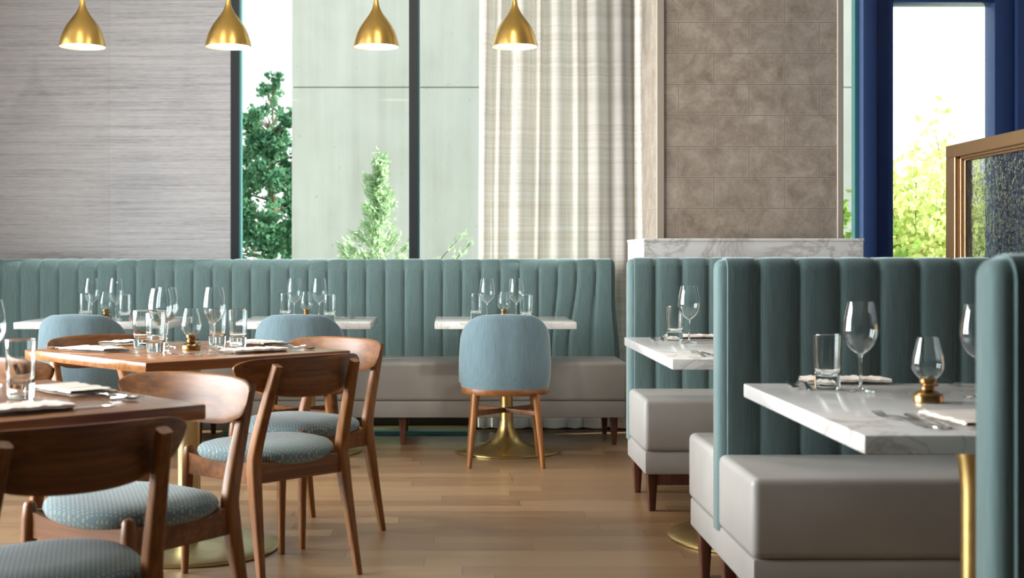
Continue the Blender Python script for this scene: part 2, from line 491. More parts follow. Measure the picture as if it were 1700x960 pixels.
# ================================================================ BANQUETTE AND BOOTHS
def channel_back(x0, x1, yf, yb, z0, z1, n, bulge=.018, both=False, warp=None, re=.03, rz=.034):
    """upholstered vertical-channel back; front face yf (towards -y), back face yb"""
    bm = NB()
    th = yb - yf; r = min(max(.034, rz * .75), th * .45); zt = z1 - rz - bulge * .5
    path = []                                    # (y, z, ny, nz, w)
    NV = 14
    for i in range(NV + 1):
        path.append((yf, z0 + (zt - z0) * i / NV, -1, 0, 1.0))
    for i in range(1, 6):
        t = PI / 2 * i / 5
        path.append((yf + r - r * math.cos(t), zt + rz * math.sin(t), -math.cos(t), math.sin(t), 1 - .4 * i / 5))
    path.append(((yf + yb) / 2, z1 - bulge * .5, 0, 1, .6 if both else .4))
    for i in range(5, 0, -1):
        t = PI / 2 * i / 5
        path.append((yb - r + r * math.cos(t), zt + rz * math.sin(t), math.cos(t), math.sin(t), (1 - .4 * i / 5) if both else .25 * i / 5))
    for i in range(NV + 1):
        path.append((yb, zt - (zt - z0) * i / NV, 1, 0, 1.0 if both else 0.0))
    cols = []                                    # (x, e inset, bulge factor)
    NS = 10; cw = (x1 - x0) / n
    for k in range(5):
        a = PI / 2 * k / 4
        cols.append((x0 + re * (1 - math.cos(a)) * .8, re * .55 * (1 - math.sin(a)), 0.25 * math.sin(a)))
    for c in range(n):
        for k in range(NS + 1):
            if c > 0 and k == 0: continue
            u = k / NS
            b = (1 - abs(2 * u - 1) ** 3.2) ** .6
            if c == 0 and u < .5: b = max(b, .25)
            if c == n - 1 and u > .5: b = max(b, .25)
            x = x0 + cw * (c + u)
            if c == 0: x = max(x, x0 + re * .8 + .0005 * k)
            if c == n - 1: x = min(x, x1 - re * .8 - .0005 * (NS - k))
            cols.append((x, 0.0, b))
    for k in range(4, -1, -1):
        a = PI / 2 * k / 4
        cols.append((x1 - re * (1 - math.cos(a)) * .8, re * .55 * (1 - math.sin(a)), .25 * math.sin(a)))
    rows = []
    for x, e, b in cols:
        row = []
        for (y, z, ny, nz, w) in path:
            d = -e + bulge * b * w
            px, pz = x, z
            if warp: px = warp(x, z)
            row.append(Vector((px, y + ny * d, pz + nz * d)))
        rows.append(row)
    V = grid(bm, rows)
    for edge in (V[0], V[-1]):
        # end cap as a strip between front and back halves
        m = len(edge)
        for i in range(m // 2 - 0):
            a, b = edge[i], edge[i + 1]
            c, d = edge[m - 2 - i], edge[m - 1 - i]
            if i + 1 > m - 2 - i: break
            vs = [a, b, c, d] if b is not c else [a, b, d]
            try: bm.faces.new(vs)
            except ValueError: pass
    return bm
def soft_seat(x0, x1, y0, y1, z0, z1, bev=.024, crown=.006):
    bm = NB(); box(bm, x0, x1, y0, y1, z0, z1, bev, 5)
    return bm
def sq_leg(x, y, top=.024, foot=.014, h=.165, dx=0, dy=0):
    bm = NB()
    tube(bm, [(x + dx, y + dy, 0), (x + dx, y + dy, .006), (x, y, h)], [foot, foot, top], 16, 1, 6)
    return bm
ZS, ZSEAM, ZB = .49, .262, .165

# back banquette along the window wall
bx0, bx1 = 1.02 - .1187 * 39, 1.02
banq = empty('banquette', (0, 0, 0))
tag(banq, 'long teal channel-back banquette with grey leather seat along the back wall', 'banquette')
def warpf(x, z):
    t = max(0.0, min(1.0, (1.0 - z) / .5)); t = t * t * (3 - 2 * t)
    u = (x - (bx1 - .48)) / .48
    if u <= 0: return x
    return x - t * .06 * math.sin(PI * min(1, u)) ** 1.3 + t * t * .03 * u ** 3
finish(channel_back(bx0, bx1, 8.205, 8.33, .25, H - .008, 39, .011, warp=warpf, rz=.075), 'backrest', TEAL, banq, ang=60)
finish(soft_seat(bx0, bx1 + .015, 7.72, 8.22, ZSEAM, ZS), 'seat', LEATHER, banq, ang=60)
finish(box(NB(), bx0, bx1, 7.73, 8.32, ZB, ZSEAM + .002, .008, 2), 'base', LEATHER, banq)
for lx in (bx1 - .06, bx1 - 1.3, bx1 - 2.5, bx1 - 3.7):
    for ly in (7.79, 8.27):
        finish(sq_leg(lx, ly), 'leg', WOOD_DARK, banq)

BX0, BX1 = .83, 2.32
def booth(name, label, yfront, yback, yfar=None, ztop=H, legs=True):
    o = empty(name, (0, 0, 0))
    tag(o, label, 'booth bench', 'teal booth benches')
    n = round((BX1 - BX0) / .128)
    th = .09 if yfar else .095
    yb0, yb1 = yback, yback + th
    finish(channel_back(BX0, BX1, yb0, yb1, .25, ztop, n, .012, both=bool(yfar), re=.035), 'backrest', TEAL, o, ang=60)
    spans = []
    if yfront is not None: spans.append((yfront, yb0 + .01))
    if yfar is not None: spans.append((yb1 - .01, yfar))
    for a, b in spans:
        finish(soft_seat(BX0 + .002, BX1, a, b, ZSEAM, ZS), 'seat', LEATHER, o, ang=60)
    ya = min(a for a, b in spans); yz = max(max(b for a, b in spans), yb1)
    finish(box(NB(), BX0 + .008, BX1 - .008, ya + .008, yz - .008, ZB, ZSEAM + .002, .008, 2), 'base', LEATHER, o)
    ly = [ya + .06, yz - .07] if yfar is None else [ya + .06, yb0 + .05, yz - .08]
    for y in ly:
        for x in (BX0 + .045, BX1 - .06):
            finish(sq_leg(x, y, .025, .015), 'leg', WOOD_DARK, o)
    return o
booth('booth_bench', 'teal booth bench with grey seat backing onto the marble half wall', 5.70, 6.185)
booth('booth_bench', 'double-sided teal booth bench in shade between the two marble booth tables', 3.66, 4.115, 4.64, ztop=H)
booth('booth_bench', 'teal booth bench end cut off at the photo right edge, nearest the camera', None, 2.02, 2.52, ztop=H + .005)

# ================================================================ TABLES
def pedestal_profile(rb, ztop, flare=.05):
    return [(rb - .006, 0), (rb, .003), (rb, .010), (rb - .006, .014), (rb * .8, .019), (.165, .031), (.12, .048), (.083, .073), (.058, .105), (.044, .14),
            (.038, .19), (.036, .28), (.036, ztop - .17), (.042, ztop - .10), (.058, ztop - .05), (flare + .012, ztop - .016), (flare + .03, ztop - .008), (flare + .03, ztop)]
def marble_table(label, x0, x1, y0, y1, thick, peds, group, rb=.30, ztop=.75):
    o = empty('marble_table', ((x0 + x1) / 2, (y0 + y1) / 2, 0)); tag(o, label, 'table', group)
    hx, hy = (x1 - x0) / 2, (y1 - y0) / 2
    finish(box(NB(), -hx, hx, -hy, hy, ztop - thick, ztop, .0035, 2), 'tabletop', MARBLE, o)
    for px in peds:
        bm = NB(); lathe(bm, pedestal_profile(rb, ztop - thick + .001), 48, px - (x0 + x1) / 2, 0)
        finish(bm, 'pedestal', BRASS, o, ang=45)
    return o
TB = [('white marble table with brass pedestal leftmost along the window banquette', 22, 279.5),
      ('white marble table with brass pedestal in the middle of the window banquette', 387, 615),
      ('white marble table with brass pedestal at the curtain end of the banquette', 721.5, 957.5)]
y_tf, y_tb = F / (107.5 / .35), F / (97.5 / .35)
back_tables = []
for lab, a, b in TB:
    x0, x1 = QX(a, y_tf), QX(b, y_tf)
    marble_table(lab, x0, x1, y_tf, y_tb, .037, [(x0 + x1) / 2 + (.02 if a > 700 else 0)], 'marble tables along the banquette')
    back_tables.append((x0, x1))
n2, b2 = P(1122, 596.5), P(1038.5, 560)
marble_table('white marble booth table beside the bench at the half wall', .765, 1.75, n2.y, b2.y, .037, [1.21], 'marble booth tables', rb=.355)
n1, b1 = P(1447.5, 723), P(1229.5, 636.8)
marble_table('large white marble booth table nearest the camera with oil lamp', .815, 1.72, n1.y, b1.y, .038, [1.25], 'marble booth tables', rb=.355)

def wood_table(label, c, rz, side):
    o = empty('wooden_table', (c[0], c[1], 0), rz); tag(o, label, 'table', 'square walnut tables')
    h = side / 2
    finish(box(NB(), -h, h, -h, h, .714, .75, .004, 2), 'tabletop', WOOD_TOP, o)
    bm = NB(); lathe(bm, [(.335, 0), (.34, .003), (.34, .010), (.334, .014), (.2, .021), (.06, .027), (.044, .035), (.041, .06), (.041, .66), (.055, .69), (.09, .706), (.09, .7145)], 56)
    finish(bm, 'pedestal', SATIN, o, ang=40)
    return o
TA_C, TA_R = (-.992, 5.02), math.radians(43)
wood_table('square walnut table with brass disc base, set with four place settings', TA_C, TA_R, .87)
TB_C, TB_R = (-1.19, 3.20), math.radians(41.5)
wood_table('square walnut table cut off by the left photo edge', TB_C, TB_R, .86)

# ================================================================ WOODEN CHAIRS
def wooden_chair():
    o = empty('dining_chair', (0, 0, 0))
    # seat pad : domed rounded oval
    bm = NB(); rows = []
    prof = [(0.90, .405), (.965, .414), (1.0, .430), (.985, .444), (.93, .456), (.80, .466), (.55, .472), (.25, .4745), (.02, .475)]
    seg = 56
    for r, z in prof:
        ring = []
        for k in range(seg):
            t = 2 * PI * k / seg
            ex = 2.5
            c, s_ = math.cos(t), math.sin(t)
            x = .228 * math.copysign(abs(c) ** (2 / ex), c) * r
            y = .208 * math.copysign(abs(s_) ** (2 / ex), s_) * r + .012
            saddle = .010 * (x / .228) ** 2
            ring.append(Vector((x * (1 + .05 * (y / .2)), y, z - .004 + saddle)))
        rows.append(ring)
    V = grid(bm, rows, close_u=True); cap(bm, V[0]); cap(bm, V[-1])
    finish(bm, 'seat', SEAT, o, ang=70)
    # rails
    bm = NB()
    def rail(a, b, z0, z1, t=.011, sag=0.0):
        a = Vector(a); b = Vector(b); d = (b - a).normalized(); nrm = Vector((-d.y, d.x, 0)) * t
        N = 8; rows = []
        for i in range(N + 1):
            u = i / N; p = a.lerp(b, u); s_ = sag * (1 - (2 * u - 1) ** 2)
            rows.append([p - nrm + Vector((0, 0, z0)), p + nrm + Vector((0, 0, z0)), p + nrm + Vector((0, 0, z1 - s_)), p - nrm + Vector((0, 0, z1 - s_))])
        V = grid(bm, rows, close_u=True); cap(bm, V[0]); cap(bm, V[-1])
    rail((-.195, .188, 0), (.195, .188, 0), .352, .422, .011, .018)
    rail((-.178, -.165, 0), (.178, -.165, 0), .352, .418)
    for s_ in (-1, 1): rail((s_ * .186, -.16, 0), (s_ * .203, .185, 0), .350, .425, .011, .016)
    finish(bm, 'seat_frame', WOOD_X, o)
    for s_ in (-1, 1):                                    # front legs with rounded nubs
        bm = NB()
        tube(bm, [(s_ * .212, .206, 0), (s_ * .208, .202, .20), (s_ * .204, .194, .40), (s_ * .203, .192, .436)], [.0115, .015, .019, .0165], 16, 1.0, 2.6, round_end=True)
        leg = finish(bm, 'leg', WOOD_Z, o, ang=50)
        bm = NB(); lathe(bm, [(.009, -.0005), (.0105, .002), (.0105, .006)], 14, s_ * .212, .206)
        finish(bm, 'glide', RUBBER, leg)
    for s_ in (-1, 1):                                    # rear legs run up behind the backrest
        bm = NB()
        pts = spline([(s_ * .207, -.235, 0), (s_ * .198, -.198, .20), (s_ * .190, -.168, .39), (s_ * .186, -.172, .47), (s_ * .176, -.218, .62), (s_ * .166, -.262, .748)], 5)
        n = len(pts)
        rad = []
        for i in range(n):
            z = pts[i].z
            rad.append(.012 + (.023 - .012) * min(1, z / .39) if z < .39 else .023 - .007 * (z - .39) / .358)
        tube(bm, pts, rad, 20, .92, 3.8)
        leg = finish(bm, 'leg', WOOD_Z, o, ang=50)
        bm = NB(); lathe(bm, [(.009, -.0005), (.0105, .002), (.0105, .006)], 14, s_ * .207, -.235)
        finish(bm, 'glide', RUBBER, leg)
    # curved lens-shaped backrest
    bm = NB(); rows = []
    NU = 40; L = .27
    for i in range(NU + 1):
        u = -1 + 2 * i / NU
        uu = math.sin(u * PI / 2) if abs(u) > .5 else u * math.sin(PI / 4) / .5 if False else u
        x = L * uu
        zt = .772 - .006 * uu ** 2
        zb = .632 + .055 * abs(uu) ** 2.4
        m_, hh = (zt + zb) / 2, (zt - zb) / 2
        endf = max(0.02, 1 - abs(uu) ** 9) ** .5
        m_ += (1 - endf) * .012
        hh *= endf
        yc = -.262 + .085 * uu ** 2
        th = .0085 * (1 - .35 * abs(uu) ** 4)
        ring = []
        for k in range(20):
            t = 2 * PI * (k + .5) / 20
            c, s_ = math.cos(t), math.sin(t)
            cy = math.copysign(abs(c) ** .5, c) * th; cz = math.copysign(abs(s_) ** .75, s_) * hh
            z = m_ + cz
            ring.append(Vector((x, yc + .022 + cy - .16 * (z - .70), z)))
        rows.append(ring)
    V = grid(bm, rows, close_u=True); cap(bm, V[0]); cap(bm, V[-1])
    finish(bm, 'backrest', WOOD_X, o, ang=60)
    return o
WCH = [((-.632, 4.625), 45, 'walnut chair seen from behind at the near corner of the set walnut table'),
       ((-.584, 5.30), 138.7, 'walnut chair with reddish backrest facing us beyond the set walnut table'),
       ((-.850, 3.585), 143, 'walnut chair with sunlit backrest between the two walnut tables'),
       ((-.88, 2.80), 40, 'walnut chair in the lower left corner, dark backrest towards the camera'),
       ((-1.35, 5.50), -124, 'walnut chair half hidden behind the set table, before a blue chair'),
       ((-1.365, 4.60), -45, 'walnut chair mostly hidden behind the tumbler at the left edge')]
ch0 = wooden_chair()
for i, (p, a, lab) in enumerate(WCH):
    o = ch0 if i == 0 else copy_tree(ch0)
    o.location = (p[0], p[1], 0); o.rotation_euler = (0, 0, math.radians(a))
    tag(o, lab, 'chair', 'walnut dining chairs')

# ================================================================ BLUE TUB CHAIRS
def tub_chair():
    o = empty('tub_chair', (0, 0, 0))
    W, R_, YB_ = .214, .185, -.215
    # plan curve (centre line of shell)
    plan = []
    for k in range(9): plan.append((-W, .16 - (.16 - (YB_ + R_)) * k / 8))
    for k in range(1, 16):
        t = PI / 2 * k / 16; plan.append((-W + R_ - R_ * math.cos(t), YB_ + R_ - R_ * math.sin(t)))
    m_ = 8
    for k in range(m_ + 1): plan.append((-(W - R_) + 2 * (W - R_) * k / m_, YB_))
    for k in range(1, 16):
        t = PI / 2 * (1 - k / 16); plan.append((W - R_ + R_ * math.cos(t), YB_ + R_ - R_ * math.sin(t)))
    for k in range(8, -1, -1): plan.append((W, .16 - (.16 - (YB_ + R_)) * k / 8))
    n = len(plan)
    def ztop(x, y):
        ax = abs(x); q = max(0.0, (ax - .10) / (W - .10))
        z = .806 - .012 * (ax / .1) ** 2 * .35 if q <= 0 else .802 - .125 * (1 - math.sqrt(max(0, 1 - min(1, q) ** 2.3)))
        if y > YB_ + R_: z -= .19 * ((y - YB_ - R_) / .175) ** 1.3
        return z
    rows = []
    T = .026
    for i, (x, y) in enumerate(plan):
        a = plan[max(0, i - 1)]; b = plan[min(n - 1, i + 1)]
        t = Vector((b[0] - a[0], b[1] - a[1], 0)).normalized(); nr = Vector((t.y, -t.x, 0))   # outward
        zt = ztop(x, y); c = Vector((x, y, 0)); prof = []
        z0 = .412
        NVV = 8
        for k in range(NVV + 1):
            u = k / NVV; z = z0 + (zt - T - z0) * u
            prof.append(c + nr * (T * (.72 + .28 * min(1, u * 5)) + .006 * math.sin(PI * u)) + Vector((0, 0, z)))
        for k in range(1, 7):
            th = PI * k / 7
            prof.append(c + nr * (T * math.cos(th)) + Vector((0, 0, zt - T + T * math.sin(th))))
        for k in range(NVV + 1):
            u = 1 - k / NVV
            prof.append(c - nr * T + Vector((0, 0, z0 + (zt - T - z0) * u)))
        rows.append(prof)
    bm = NB(); V = grid(bm, rows, close_u=True); cap(bm, V[0]); cap(bm, V[-1])
    finish(bm, 'backrest', BLUE, o, ang=70)
    def dshape(inset, yfront):
        pts = []
        w = W - inset
        r = R_ - inset * .5
        for (x, y) in plan:
            pts.append((x * w / W, y * (abs(YB_) - inset) / abs(YB_) if y < 0 else y * (yfront / .16)))
        return pts
    bm = NB(); ps = dshape(.032, .19); rows = []
    for sc, z in ((.96, .412), (1, .425), (1, .465), (.97, .480), (.85, .490), (.5, .494)):
        rows.append([Vector((x * sc, y * sc, z)) for x, y in ps])
    V = grid(bm, rows, close_u=True); cap(bm, V[0]); cap(bm, V[-1])
    finish(bm, 'seat', BLUE, o, ang=50)
    bm = NB(); ps = dshape(-.020, .20); rows = []
    for sc, z in ((.975, .378), (.99, .382), (1, .390), (1, .408), (.99, .413)):
        rows.append([Vector((x * sc, y * sc, z)) for x, y in ps])
    V = grid(bm, rows, close_u=True); cap(bm, V[0]); cap(bm, V[-1])
    finish(bm, 'seat_ring', WOOD_X, o, ang=40)
    ft = {}
    for sx in (-1, 1):
        for yt, yf in ((-.165, -.20), (.15, .175)):
            bm = NB(); a = Vector((sx * .158, yt, .383)); b = Vector((sx * .193, yf, .0))
            tube(bm, [b, b.lerp(a, .02), b.lerp(a, .3), b.lerp(a, .7), a], [.0115, .0125, .0145, .018, .021], 16)
            leg = finish(bm, 'leg', WOOD_Z, o, ang=50)
            bm = NB(); lathe(bm, [(.008, -.0005), (.0095, .002), (.0095, .006)], 14, b.x, b.y)
            finish(bm, 'glide', STEEL, leg)
            ft[(sx, yt < 0)] = b.lerp(a, .74)
    for p, q in (((-1, True), (1, False)), ((1, True), (-1, False))):
        a, b = ft[p], ft[q]; bm = NB()
        tube(bm, [a, b], [.013, .013], 12, .72, 5, up=Vector((0, 0, 1)))
        finish(bm, 'stretcher', WOOD_X, o)
    return o
tc0 = tub_chair()
YT = 7.11
BCH = [(132.5, 'blue velvet tub chair leftmost at the banquette tables, behind the set walnut table'),
       (491, 'blue velvet tub chair at the middle banquette table, legs hidden by walnut chairs'),
       (841, 'blue velvet tub chair standing clear at the curtain end banquette table')]
for i, (px, lab) in enumerate(BCH):
    o = tc0 if i == 0 else copy_tree(tc0)
    o.location = (QX(px, YT - .24) - (.03 if px < 200 else 0), YT, 0)
    tag(o, lab, 'chair', 'blue tub chairs')

# ================================================================ GLASSWARE AND LAMPS
def wine_glass():
    o = empty('wine_glass')
    out = [(.004, .098), (.012, .101), (.026, .112), (.038, .128), (.0445, .148), (.0455, .165), (.043, .190), (.0385, .215), (.0335, .235)]
    inn = [(r - (.0012 if i > 1 else .002), z + (.0015 if i < 4 else 0)) for i, (r, z) in enumerate(out)][::-1]
    inn = [(max(.001, r), z) for r, z in inn]
    bm = NB(); o_ = spline([(r, 0, z) for r, z in out], 3); i_ = spline([(r, 0, z) for r, z in inn], 3)
    lathe(bm, [(p.x, p.z) for p in o_] + [(p.x, p.z) for p in i_], 36)
    finish(bm, 'bowl', GLASS, o, ang=60)
    bm = NB(); lathe(bm, [(.0065, .004), (.0042, .012), (.0034, .03), (.0033, .07), (.004, .088), (.0075, .097), (.010, .0985)], 16)
    finish(bm, 'stem', SGLASS, o, ang=60)
    bm = NB(); lathe(bm, [(.034, 0), (.0355, .0012), (.034, .0024), (.018, .0045), (.0066, .009), (.004, .013)], 36)
    finish(bm, 'foot', SGLASS, o, ang=60)
    return o
def tumbler():
    """one solid piece of glass: thin wall rising from a heavy base"""
    o = empty('tumbler')
    prof = [(.026, .0005), (.030, .0015), (.032, .006), (.0322, .009), (.0333, .03), (.0342, .055), (.0355, .09), (.0367, .130), (.03695, .1440), (.037, .1455), (.0363, .1472), (.0356, .1455), (.03555, .1440), (.0353, .130), (.0341, .09), (.0328, .055), (.0319, .0485), (.0317, .047), (.029, .041), (.022, .037), (.008, .035), (.0005, .0348)]
    bm = NB(); lathe(bm, prof, 40)
    finish(bm, 'glass', GLASS, o, ang=28)
    return o
def oil_lamp():
    o = empty('oil_lamp')
    bm = NB(); lathe(bm, [(.033, 0), (.035, .0015), (.035, .016), (.0335, .0185), (.025, .024), (.015, .029), (.013, .033)], 36)
    finish(bm, 'oil_font', OLD, o, ang=35)
    bm = NB(); lathe(bm, [(.013, .030), (.0165, .032), (.0165, .038), (.0135, .040), (.0145, .045), (.020, .048), (.020, .056), (.017, .0585)], 28)
    tube(bm, [(.012, 0, .038), (.026, 0, .040)], [.0022, .0022], 8); lathe(bm, [(.005, -.002), (.006, 0), (.005, .002)], 12, .028, 0, .040)
    finish(bm, 'burner', OLD, o, ang=35)
    out = spline([(.0165, 0, .055), (.024, 0, .061), (.034, 0, .073), (.0388, 0, .089), (.0372, 0, .108), (.0315, 0, .131), (.0245, 0, .157)], 4)
    bm = NB(); lathe(bm, [(p.x, p.z) for p in out] + [(p.x - .0012, p.z) for p in out[::-1]] + [(out[0].x, out[0].z)], 36, capb=False, capt=False)
    finish(bm, 'chimney', GLASS, o, ang=60)
    bm = NB(); lathe(bm, [(.004, .055), (.004, .064)], 8)
    finish(bm, 'wick', LINEN, o)
    return o
_proto = {}
def put(kind, maker, loc, lab, cat, group, rz=0.0):
    if kind not in _proto:
        o = maker(); _proto[kind] = o
    else: o = copy_tree(_proto[kind])
    o.location = loc; o.rotation_euler = (0, 0, rz)
    return tag(o, lab, cat, group)
ZT = .7503
def at(px, py): 
    v = P(px, py, .75); return (v.x, v.y, ZT)
def wine(px, py, lab): put('w', wine_glass, at(px, py), lab, 'wine glass', 'wine glasses', random.random())
def tumb(px, py, lab): put('t', tumbler, at(px, py), lab, 'drinking glass', 'tumblers', random.random())
def lamp(px, py, lab): put('l', oil_lamp, at(px, py), lab, 'oil lamp', 'table oil lamps', .3 + random.random() * .4)

# banquette tables: hidden feet, so give positions by depth
def back_set(xs, yd, where):
    def py(y): return CY + (H - .75) * F / y
    a, b, c, d, e = xs
    tumb(a, py(yd + .11), f'clear tumbler left of the wine glasses on {where}')
    wine(b, py(yd), f'left one of the pair of wine glasses on {where}')
    lamp(c, py(yd + .12), f'small oil lamp between the wine glasses on {where}')
    wine(d, py(yd), f'right one of the pair of wine glasses on {where}')
    tumb(e, py(yd - .12), f'clear tumbler right of the wine glasses on {where}')
back_set((141.5, 152, 175.5, 192.5, 207.5), 7.38, 'the leftmost banquette table')
back_set((474, 488.5, 508.5, 530, 547.5), 7.38, 'the middle banquette table')
back_set((791, 808.5, 836.5, 857, 873.5), 7.38, 'the curtain end banquette table')
# far booth table
tumb(1120.5, 566, 'clear tumbler on the booth table before the half wall')
wine(1144, 570.5, 'tall wine glass on the booth table before the half wall')
# near booth table
tumb(1373.5, 647, 'clear tumbler beside a wine glass on the near booth table')
wine(1428.5, 651, 'whole wine glass beside the tumbler on the near booth table')
lamp(1540.5, 668, 'brass oil lamp with clear chimney on the near booth table')
wine(1624, 661, 'wine glass half hidden behind the near booth bench end')
# set walnut table
wine(265.5, 583, 'left front wine glass of the cluster on the set walnut table')
wine(277, 577, 'wine glass directly behind the front one in the left cluster')
wine(355.5, 577.5, 'single wine glass right of the oil lamp on the walnut table')
tumb(236, 579, 'leftmost tumbler on the set walnut table')
tumb(258, 586, 'tumbler in front of the left wine glass cluster on walnut table')
tumb(360.5, 574, 'tumbler behind the single wine glass on the walnut table')
tumb(395, 576, 'rightmost tumbler on the set walnut table')
lamp(317.5, 581, 'brass oil lamp in the centre of the set walnut table')
# cut-off walnut table
tumb(34, 662, 'large-looking tumbler on the walnut table at the left photo edge')
wine(-18, 640, 'wine glass cut off by the left photo edge')

# ================================================================ CUTLERY AND NAPKINS
def strip(bm, sec, th=.0022):
    """sec: (x_centre, y, z, halfwidth)"""
    rows = []
    for x, y, z, w in sec:
        rows.append([Vector((x - w, y, z)), Vector((x - w * .6, y, z + th)), Vector((x + w * .6, y, z + th)), Vector((x + w, y, z)), Vector((x, y, z - th * .3))])
    V = grid(bm, rows, close_u=True); cap(bm, V[0]); cap(bm, V[-1])
HANDLE = [(0, -.10, .002, .004), (0, -.097, .002, .008), (0, -.085, .003, .0095), (0, -.05, .006, .0065), (0, -.01, .009, .0038), (0, .02, .010, .0032), (0, .04, .008, .005)]
def fork():
    bm = NB()
    strip(bm, HANDLE + [(0, .05, .005, .010), (0, .058, .004, .0122), (0, .066, .004, .0125)])
    for k in range(4):
        x = -.0105 + .007 * k
        strip(bm, [(x, .064, .004, .002), (x, .085, .006, .0018), (x * .95, .108, .012, .001)], .0018)
    return tag(finish(bm, 'fork', STEEL, None, ang=50))
def spoon():
    bm = NB()
    strip(bm, HANDLE)
    rows = []
    for i in range(9):
        v = i / 8; y = .038 + .062 * v; w = .0205 * math.sin(PI * min(1, .10 + .9 * v)) ** .6 if v < 1 else .002
        ring = []
        for k in range(9):
            u = -1 + 2 * k / 8
            ring.append(Vector((w * u, y, .0085 - .008 * math.sin(PI * max(.05, v)) * (1 - u * u) + .001 * v)))
        rows.append(ring)
    V = grid(bm, rows)
    bmesh.ops.solidify(bm, geom=bm.faces[-64:], thickness=.0015)
    return finish(bm, 'spoon', STEEL, None, ang=60)
def knife():
    bm = NB()
    strip(bm, [(0, -.115, .003, .005), (0, -.112, .003, .009), (0, -.06, .003, .0085), (0, -.01, .003, .0065), (0, 0, .002, .006), (.001, .01, .0015, .0095), (.001, .06, .0015, .0105), (.0, .095, .0015, .0085), (-.003, .115, .0015, .004), (-.006, .121, .0015, .001)], .0032)
    return finish(bm, 'knife', STEEL, None, ang=50)
def napkin():
    """linen napkin folded into a flat band, three layers with soft folded edges"""
    bm = NB()
    L, W = .115, .062
    rows = []
    N = 26
    path = spline([(-W, 0, .0012), (W * .9, 0, .0012), (W, 0, .0045), (W * .9, 0, .0075), (-W * .92, 0, .0072), (-W * 1.0, 0, .0105), (-W * .9, 0, .0135), (W * .55, 0, .0140), (W * .82, 0, .0132)], 6)
    for i in range(N + 1):
        y = -L + 2 * L * i / N
        k = .0016 * math.sin(i * .9) + .0012 * math.sin(i * 2.3 + 1)
        rows.append([Vector((p.x + .004 * math.sin(i * .35), y + .004 * math.sin(p.x * 60), p.z + max(-.0008, k) * (p.z / .014) + .0025 * (p.z / .014) * (1 - (2 * i / N - 1) ** 2))) for p in path])
    grid(bm, rows)
    bmesh.ops.solidify(bm, geom=bm.faces[:], thickness=.0011)
    return finish(bm, 'napkin', LINEN, None, ang=70)
def lay(kind, maker, px, py, deg, lab, cat, group, dz=0.0, tilt=0.0, sc=1.0):
    v = P(px, py, .75)
    o = put(kind, maker, (v.x, v.y, ZT + dz), lab, cat, group, math.radians(deg))
    o.rotation_euler = (math.radians(tilt), 0, math.radians(deg))
    return o
FK, SP, KN, NP = 'forks', 'spoons', 'knives', 'folded napkins'
# set walnut table (deg: direction of fork tines / napkin length)
lay('n', napkin, 156, 583, 60, 'folded napkin on the left front edge of the set walnut table', 'napkin', NP)
lay('n', napkin, 421, 585, 130, 'folded napkin at the right front edge of the set walnut table', 'napkin', NP)
lay('n', napkin, 218, 572, -40, 'folded napkin behind the leftmost tumbler on the walnut table', 'napkin', NP)
lay('n', napkin, 428, 572.5, 48, 'folded napkin behind the rightmost tumbler on the walnut table', 'napkin', NP)
lay('f', fork, 324, 590, 135, 'fork lying before the oil lamp on the set walnut table', 'fork', FK)
lay('f', fork, 351, 590, 135, 'fork next to the napkin at the walnut table front edge', 'fork', FK)
lay('k', knife, 462, 584.5, 132, 'knife right of the front napkin on the walnut table', 'knife', KN)
lay('f', fork, 474, 577, -133, 'fork near the right corner of the set walnut table', 'fork', FK)
lay('s', spoon, 496, 579.5, -133, 'spoon near the right corner of the set walnut table', 'spoon', SP)
lay('k', knife, 198, 585.5, 50, 'knife right of the left napkin on the walnut table', 'knife', KN)
lay('s', spoon, 103, 581.5, 50, 'spoon peeking out left of the left napkin', 'spoon', SP)
lay('f', fork, 288, 572, -48, 'fork behind the left glass cluster on the walnut table', 'fork', FK)
lay('s', spoon, 300, 573.5, -48, 'spoon behind the oil lamp on the walnut table', 'spoon', SP)
# cut-off walnut table
lay('n', napkin, 122, 651, 42, 'folded napkin behind the tumbler on the left walnut table', 'napkin', NP)
lay('n', napkin, 28, 684, 130, 'folded napkin at the front edge of the left walnut table', 'napkin', NP)
lay('f', fork, 172, 660, -140, 'fork right of the tumbler on the left walnut table', 'fork', FK)
lay('s', spoon, 198, 661, -140, 'spoon nearest the right corner of the left walnut table', 'spoon', SP)
lay('k', knife, 112, 681, 128, 'shiny knife at the front of the left walnut table', 'knife', KN)
# near booth table
lay('n', napkin, 1402, 636, 88, 'folded napkin behind tumbler and wine glass on near booth table', 'napkin', NP)
lay('k', knife, 1316, 641, -8, 'knife at the far left corner of the near booth table', 'knife', KN)
lay('s', spoon, 1338, 643, -8, 'spoon beside the tumbler on the near booth table', 'spoon', SP)
lay('f', fork, 1573, 637, 175, 'fork behind the oil lamp on the near booth table', 'fork', FK)
lay('f', fork, 1496, 702, 10, 'fork at the front edge of the near booth table', 'fork', FK)
lay('k', knife, 1521, 703, 6, 'knife at the front edge of the near booth table', 'knife', KN)
lay('s', spoon, 1541, 703, 6, 'spoon between knife and napkin on the near booth table', 'spoon', SP)
lay('n', napkin, 1612, 702, 4, 'folded napkin against the near bench end on the booth table', 'napkin', NP)
# far booth table
lay('n', napkin, 1150, 562, 90, 'folded napkin behind the wine glass on the far booth table', 'napkin', NP)
lay('k', knife, 1084, 563.5, -8, 'knife at the far left corner of the far booth table', 'knife', KN)
lay('s', spoon, 1099, 564, -8, 'spoon left of the tumbler on the far booth table', 'spoon', SP)
lay('f', fork, 1160, 590, 0, 'fork at the front edge of the far booth table', 'fork', FK)
lay('k', knife, 1176, 590, 0, 'knife partly hidden by the bench on the far booth table', 'knife', KN)
